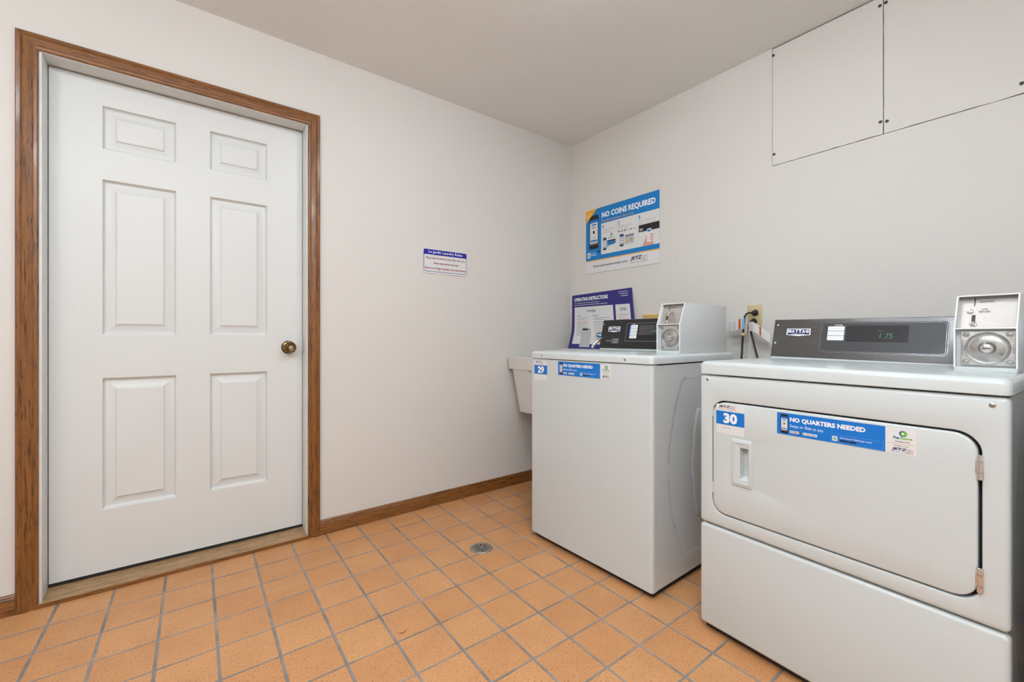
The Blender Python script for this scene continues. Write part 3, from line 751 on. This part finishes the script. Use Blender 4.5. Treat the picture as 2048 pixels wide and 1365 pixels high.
for q in ([(0, k*.014) for k in range(31)], [(.56, k*.014) for k in range(31)], [(k*.056, .42) for k in range(11)], [(k*.056, 0) for k in range(11)]):
    a_ = m.verts([PM(*p, .0003) for p in q]); b_ = m.verts([PM(*p, -.0006) for p in q])
    for i in range(len(q)-1): m.face([a_[i], a_[i+1], b_[i+1], b_[i]], PALE)
m.build('sheet', po, recalc=False)
A = Art()
A.rect(.028, .048, .392, .325, PALE, 3, 6, 20); A.rect(.412, .048, .532, .325, PALE, 3, 3, 20)
A.text('OPERATING INSTRUCTIONS', .025, .362, .350, .388, WHITE, 3, .035)
A.line(.025, .347, .270, LGREY, 3, .004, seed=1); A.line(.025, .335, .345, LGREY, 3, .004, seed=2)
for i in range(3): A.line(.445+.01*i, .393-i*.013, .525, WHITE, 3, .004, seed=30+i)
A.text('WASHERS', .150, .292, .235, .306, NAVY, 4, .01); A.text('DRYERS', .450, .292, .505, .308, NAVY, 4, .01)
A.text('TOP LOAD', .048, .266, .092, .273, NAVY, 4, .02); A.text('FRONT LOAD', .205, .266, .255, .273, NAVY, 4, .02)
red1 = {2}; red2 = {7, 9, 10}; red3 = {2, 9, 10}
for i in range(12): A.line(.052 if i not in red1 else .06, .252-i*.0125, .160-.03*(i % 3 == 1), RED if i in red1 else GREY, 4, .0035, seed=50+i)
for i in range(13): A.line(.215, .252-i*.0135, .355-.04*(i % 3 == 1), RED if i in red2 else GREY, 4, .0035, seed=70+i)
for i in range(13): A.line(.430, .268-i*.0145, .518-.035*(i % 3 == 1), RED if i in red3 else GREY, 4, .0038, seed=90+i)
A.rect(.100, .020, .188, .155, LGREY, 6, 2, 12); A.rect(.100, .152, .188, .172, PALE, 7, 2, 2); A.rect(.106, .154, .160, .171, INK, 8, 2, 2)
A.rect(.165, .156, .178, .171, GREY, 8, 1, 2)
A.ell(.262, .118, .028, .022, TEAL, 5, 20); A.text('wp', .240, .108, .284, .126, WHITE, 6, .05); A.line(.230, .084, .300, RED, 5, .003, seed=5)
A.build('printing', PM, po)

# ------------------------------------------------------------------ signs
def wall_board(name, y0, y1, z0, z1, th, mt, rad):
    m = MB(); m.loft([[(x, -a, b) for a, _, b in rr(-y0, z0, -y1, z1, rad, 0, 4)] for x in (-.0005, -th)], mt, True, True); return m
# NO COINS REQUIRED
sy0, sy1, sz0, sz1 = -.161, -.770, 1.460, 1.912; SW, SH = sy0-sy1, sz1-sz0
e = tag(empty('payment_sign', (0, (sy0+sy1)/2, sz0)), 'large blue and white no coins required sign on the wall above the washing machine', 'sign')
m = wall_board('b', SW/2, -SW/2, 0, SH, .004, PALE, .001); m.build('board', e)
A = Art()
A.rect(0, SH*.200, SW, SH, BLUE2, 1); A.rect(0, SH*.186, SW, SH*.200, ORANGE, 1)
A.rect(SW*.236, SH*.268, SW, SH*.745, PALE, 2)
A.poly([(0, SH), (0, SH*.80), (SW*.175, SH)], ORANGE, 6); 
for i in range(5): A.poly([(SW*(.028+.012*i), SH*(.895+.013*i-.014)), (SW*(.036+.012*i), SH*(.895+.013*i)), (SW*(.028+.012*i), SH*(.895+.013*i+.014)), (SW*(.020+.012*i), SH*(.895+.013*i))], PALE, 7)
phone(A, SW*.052, SH*.375, SW*.195, SH*.905, 2)
A.text('NO COINS REQUIRED', SW*.245, SH*.815, SW*.955, SH*.915, WHITE, 3, .04)
A.text("Pay with your phone. Here's how:", SW*.245, SH*.755, SW*.690, SH*.800, ORANGE, 3)
for x in (.455, .725): A.rect(SW*x, SH*.285, SW*(x+.003), SH*.73, LGREY, 3)
for x, n in ((.262, '1'), (.475, '2'), (.745, '3')): A.text(n, SW*x, SH*.660, SW*(x+(.010 if n == '1' else .024)), SH*.715, TEAL, 3, .02)
for x, l in ((.262, ('Download PayRange', 'and sign up.')), (.475, ('Add funds and check', 'special offers.')), (.745, ('Swipe or Slide to send', 'payment to the machine'))):
    for i, t in enumerate(l): A.text(t, SW*x, SH*(.622-.036*i), SW*(x+.0095*len(t)), SH*(.642-.036*i), GREY, 3)
phone(A, SW*.262, SH*.325, SW*.312, SH*.515, 3); A.rect(SW*.322, SH*.400, SW*.442, SH*.465, INK, 3); A.rect(SW*.326, SH*.410, SW*.438, SH*.445, BLUE2, 4)
A.poly([(SW*.312, SH*.36), (SW*.322, SH*.40), (SW*.442, SH*.40)], SKYB, 3)
swirl(A, SW*.385, SH*.545, SH*.022, 3); A.text('Pay', SW*.340, SH*.487, SW*.372, SH*.512, TEAL, 3, .04); A.text('Range', SW*.375, SH*.487, SW*.428, SH*.512, GREEN, 3, .04)
for i, mm in enumerate((BLUE, RED, TEAL, ORANGE, GREY, LGREY)): A.rect(SW*(.480+.040*i), SH*.545, SW*(.503+.040*i), SH*.568, mm, 3)
phone(A, SW*.500, SH*.330, SW*.552, SH*.510, 3); A.rect(SW*.568, SH*.350, SW*.690, SH*.485, LGREY, 3); A.rect(SW*.572, SH*.455, SW*.686, SH*.485, GREY, 4)
A.ell(SW*.605, SH*.405, SW*.012, SH*.02, ORANGE, 4, 12); swirl(A, SW*.655, SH*.405, SH*.018, 4)
A.rect(SW*.750, SH*.475, SW, SH*.575, INK, 3); A.text('888', SW*.762, SH*.49, SW*.80, SH*.525, WHITE, 4)
A.rect(SW*.745, SH*.41, SW, SH*.413, LGREY, 3)
A.poly([(SW*.79, SH*.268), (SW*.83, SH*.36), (SW*.855, SH*.44), (SW*.87, SH*.44), (SW*.86, SH*.36), (SW*.90, SH*.33), (SW*.93, SH*.30), (SW*.93, SH*.268)], SKIN, 4)
A.rrect(SW*.852, SH*.315, SW*.905, SH*.500, SW*.008, WHITE, 5); A.rect(SW*.857, SH*.335, SW*.900, SH*.485, PALE, 6); A.rect(SW*.857, SH*.46, SW*.9, SH*.485, BLUE, 7)
for i in range(3): A.rect(SW*.895, SH*(.33+.035*i), SW*.925, SH*(.352+.035*i), SKIN, 8)
A.rrect(SW*.025, SH*.245, SW*.070, SH*.325, SW*.006, WHITE, 3); swirl(A, SW*.048, SH*.285, SH*.022, 4)
A.text('Download', SW*.080, SH*.305, SW*.150, SH*.322, WHITE, 3); A.text('PayRange', SW*.080, SH*.268, SW*.165, SH*.292, WHITE, 3, .03)
A.rrect(SW*.180, SH*.305, SW*.212, SH*.345, .003, INK, 3)
A.text('The best in laundry experience brought to you by', SW*.110, SH*.078, SW*.605, SH*.118, NAVY, 3, .015)
jetz(A, SW*.640, SH*.055, SW*.860, SH*.150, 3)
A.build('printing', lambda a, b, h: (-.0041-h, SW/2-a, b), e)
# laundry rules
rx0, rx1, rz0, rz1 = -1.217, -.914, 1.382, 1.529; RW, RH = rx1-rx0, rz1-rz0
e = tag(empty('laundry_rules_sign', ((rx0+rx1)/2, 0, rz0)), 'small white laundry rules sign with blue heading between the door and the corner', 'sign')
m = MB(); m.loft([rr(-RW/2, 0, RW/2, RH, .011, y, 5) for y in (-.0005, -.0035, -.004)], PALE, True, True); m.build('board', e)
A = Art(); A.frame(.005, .010, RW-.005, RH-.005, .009, .0028, RULEB, 1)
A.poly([(x, z) for x, _, z in rr(.005, RH*.70, RW-.005, RH-.005, .008, 0, 4)], RULEB, 2)
A.rrect(.008, RH*.60, RW-.008, RH*.755, .006, PALE, 3)
A.text('Le Jardin Laundry Rules:', RW*.12, RH*.790, RW*.89, RH*.925, WHITE, 4, .012)
A.text('Please clean lint basket in dryer after each cycle.', RW*.065, RH*.565, RW*.945, RH*.675, MAROON, 4, .012)
A.text('Please keep laundry area clean.', RW*.235, RH*.360, RW*.795, RH*.470, MAROON, 4, .012)
A.text('Please turn off light in laundry room when finished.', RW*.040, RH*.150, RW*.965, RH*.262, MAROON, 4, .012)
A.build('printing', lambda a, b, h: (a-RW/2, -.0041-h, b), e)

# ------------------------------------------------------------------ tan box behind the washer, socket, cords
e = MB(); e.box(-.032, -.15, 0, -.001, .15, .212, M_tan, .003)
e.box(-.034, -.150, .204, -.001, .150, .2125, mat('yellow_edge', srgb(226, 190, 90), .6), .001)
o = e.build('wall_box'); o.location = (0, -.815, .930); tag(o, 'tan box on the wall, mostly hidden behind the washing machine control panel', 'box')

e = tag(empty('wall_outlet', (0, -1.325, 1.053)), 'ivory power outlet on the wall behind the two machines', 'outlet')
m = MB(); m.loft([[(x, a, b) for a, _, b in rr(-.0345, 0, .0345, .115, .003, 0, 4, i_)] for x, i_ in ((-.0005, 0), (-.004, 0), (-.006, .003))], M_ivory, True, True); m.build('cover_plate', e)
for z in (.082, .033):
    m = MB(); m.loft([[(x, a, b) for a, _, b in rr(-.017, z-.0145, .017, z+.0145, .012, 0, 6, i_)] for x, i_ in ((-.004, 0), (-.0075, 0), (-.0082, .001))], M_ivory, True, True); m.build('socket', e)
screw_m = MB(); screw_m.lathe([(.003, 0), (.0025, .001), (.0005, .0013)], (-.006, 0, .0575), (-1, 0, 0), M_screw, 12); screw_m.build('screw', e)

def warning_tag(parent, path, z_of, hgt, segs, name='warning_tag'):
    """paper tag following a path of (x, y), with z offset at each point; segs: bands of colour by fraction"""
    m = MB(); n = len(path)
    fn = lambda a, b, h: None
    def at(f):
        f = max(0, min(.9999, f))*(n-1); i = int(f); t = f-i
        P0 = Vector((*path[i], z_of[i])); P1 = Vector((*path[i+1], z_of[i+1])); return P0.lerp(P1, t)
    def fn(a, b, h):
        p = at(a); q = (at(min(a+.02, 1))-at(max(a-.02, 0))); nn = q.cross(Vector((0, 0, 1))).normalized()
        if nn.x > 0: nn = -nn
        return p+nn*h+Vector((0, 0, b*hgt))
    A = Art(); A.rect(0, 0, 1, 1, PALE, 1, 24, 1); A.rect(0, 0, 1, 1, PALE, -1, 24, 1)
    for a0, a1, mm in segs: A.rect(a0, .03, a1, .97, mm, 2, 3, 1)
    rnd = random.Random(5)
    for k in range(9):
        for a0, a1 in ((.04, .22), (.30, .52)):
            A.rect(a0+rnd.uniform(0, .02), .08+k*.095, a1-rnd.uniform(0, .06), .105+k*.095, GREY, 2, 4, 1)
    A.into(m, fn); return m.build(name, parent, recalc=False)
# washer cord
e = tag(empty('power_cord', (-.06, -1.30, .90)), 'black power cord plugged into the upper socket, its tag pointing left toward the coin box', 'power cord')
q = lambda x, y, z: (x+.06, y+1.30, z-.90)
m = MB(); m.tube([q(-.034, -1.317, 1.126), q(-.048, -1.310, 1.124), q(-.056, -1.300, 1.105), q(-.060, -1.297, 1.06), q(-.062, -1.293, 1.0), q(-.072, -1.294, .93), q(-.085, -1.296, .86), q(-.09, -1.30, .70), q(-.1, -1.27, .45)], .0048, M_rubber, 12, 5); m.build('cord', e)
m = MB(); m.lathe([(.015, 0), (.016, .004), (.014, .012), (.010, .020), (.007, .026)], q(-.0085, -1.335, 1.128), (-.9, .45, -.05), M_rubber, 18); m.build('plug', e)
m = MB(); m.lathe([(.009, 0), (.0115, .003), (.0115, .012), (.008, .015)], q(-.0612, -1.2945, 1.009), (0, 0, 1), mat('cord_clip', srgb(214, 190, 150), .5), 16); m.build('clip', e)
wt = warning_tag(e, [q(-.075, -1.226, 0)[:2], q(-.078, -1.25, 0)[:2], q(-.075, -1.285, 0)[:2], q(-.070, -1.305, 0)[:2]], [.132, .136, .143, .146], .055, [(.60, .73, TAGOR), (.80, 1.0, SKYB)])
wt['label'] = 'white and orange warning tag'
# dryer cord
e = tag(empty('power_cord', (-.06, -1.34, .90)), 'black power cord in the lower socket, its curled tag pointing right toward the dryer panel', 'power cord')
q = lambda x, y, z: (x+.06, y+1.34, z-.90)
m = MB(); m.tube([q(-.034, -1.325, 1.083), q(-.050, -1.325, 1.080), q(-.058, -1.328, 1.062), q(-.062, -1.334, 1.025), q(-.068, -1.350, .97), q(-.075, -1.370, .90), q(-.085, -1.39, .83), q(-.09, -1.40, .6)], .0048, M_rubber, 12, 5); m.build('cord', e)
m = MB(); m.lathe([(.015, 0), (.016, .004), (.014, .012), (.010, .020), (.007, .026)], q(-.0085, -1.325, 1.084), (-.95, .0, -.05), M_rubber, 18); m.build('plug', e)
wt = warning_tag(e, [q(-.078, -1.322, 0)[:2], q(-.090, -1.337, 0)[:2], q(-.100, -1.355, 0)[:2], q(-.085, -1.375, 0)[:2], q(-.070, -1.395, 0)[:2], q(-.066, -1.425, 0)[:2]], [.112, .131, .134, .120, .098, .074], .046, [(.03, .16, TAGOR), (.66, .72, TAGOR)])
wt['label'] = 'white and orange warning tag'

# ------------------------------------------------------------------ floor drain
e = tag(empty('floor_drain', (-1.209, -.615, 0)), 'round metal floor drain with eight slots in the tiles before the washing machine', 'drain')
m = MB(); m.lathe([(.053, -.002), (.054, .002), (.051, .0045), (.044, .005), (.043, .0042), (.002, .0042)], (0, 0, 0), (0, 0, 1), M_drain, 48)
gr = m.build('grate', e)
m = MB()
for k in range(8):
    a = k*pi/4+.33; c, s_ = cos(a), sin(a); w_ = .0030
    m.face(m.verts([(c*r_-s_*u, s_*r_+c*u, .0046) for r_, u in ((.012, -w_), (.037, -w_), (.037, w_), (.012, w_))]), M_black)
m.build('slots', gr)
m = MB(); m.lathe([(.0035, 0), (.003, .0012), (.0008, .0015)], (0, 0, .0044), (0, 0, 1), M_screw, 12); m.build('screw', e)

# ------------------------------------------------------------------ stray hair on the tiles
m = MB(); m.tube([(-1.756, -.943, .0012), (-1.745, -.9475, .0014), (-1.735, -.947, .0014), (-1.727, -.941, .0012)], .0008, mat('red_thread', srgb(130, 50, 30), .6), 6, 4)
o = m.build('thread'); tag(o, 'short reddish thread lying on a floor tile, left of the floor drain', 'thread')
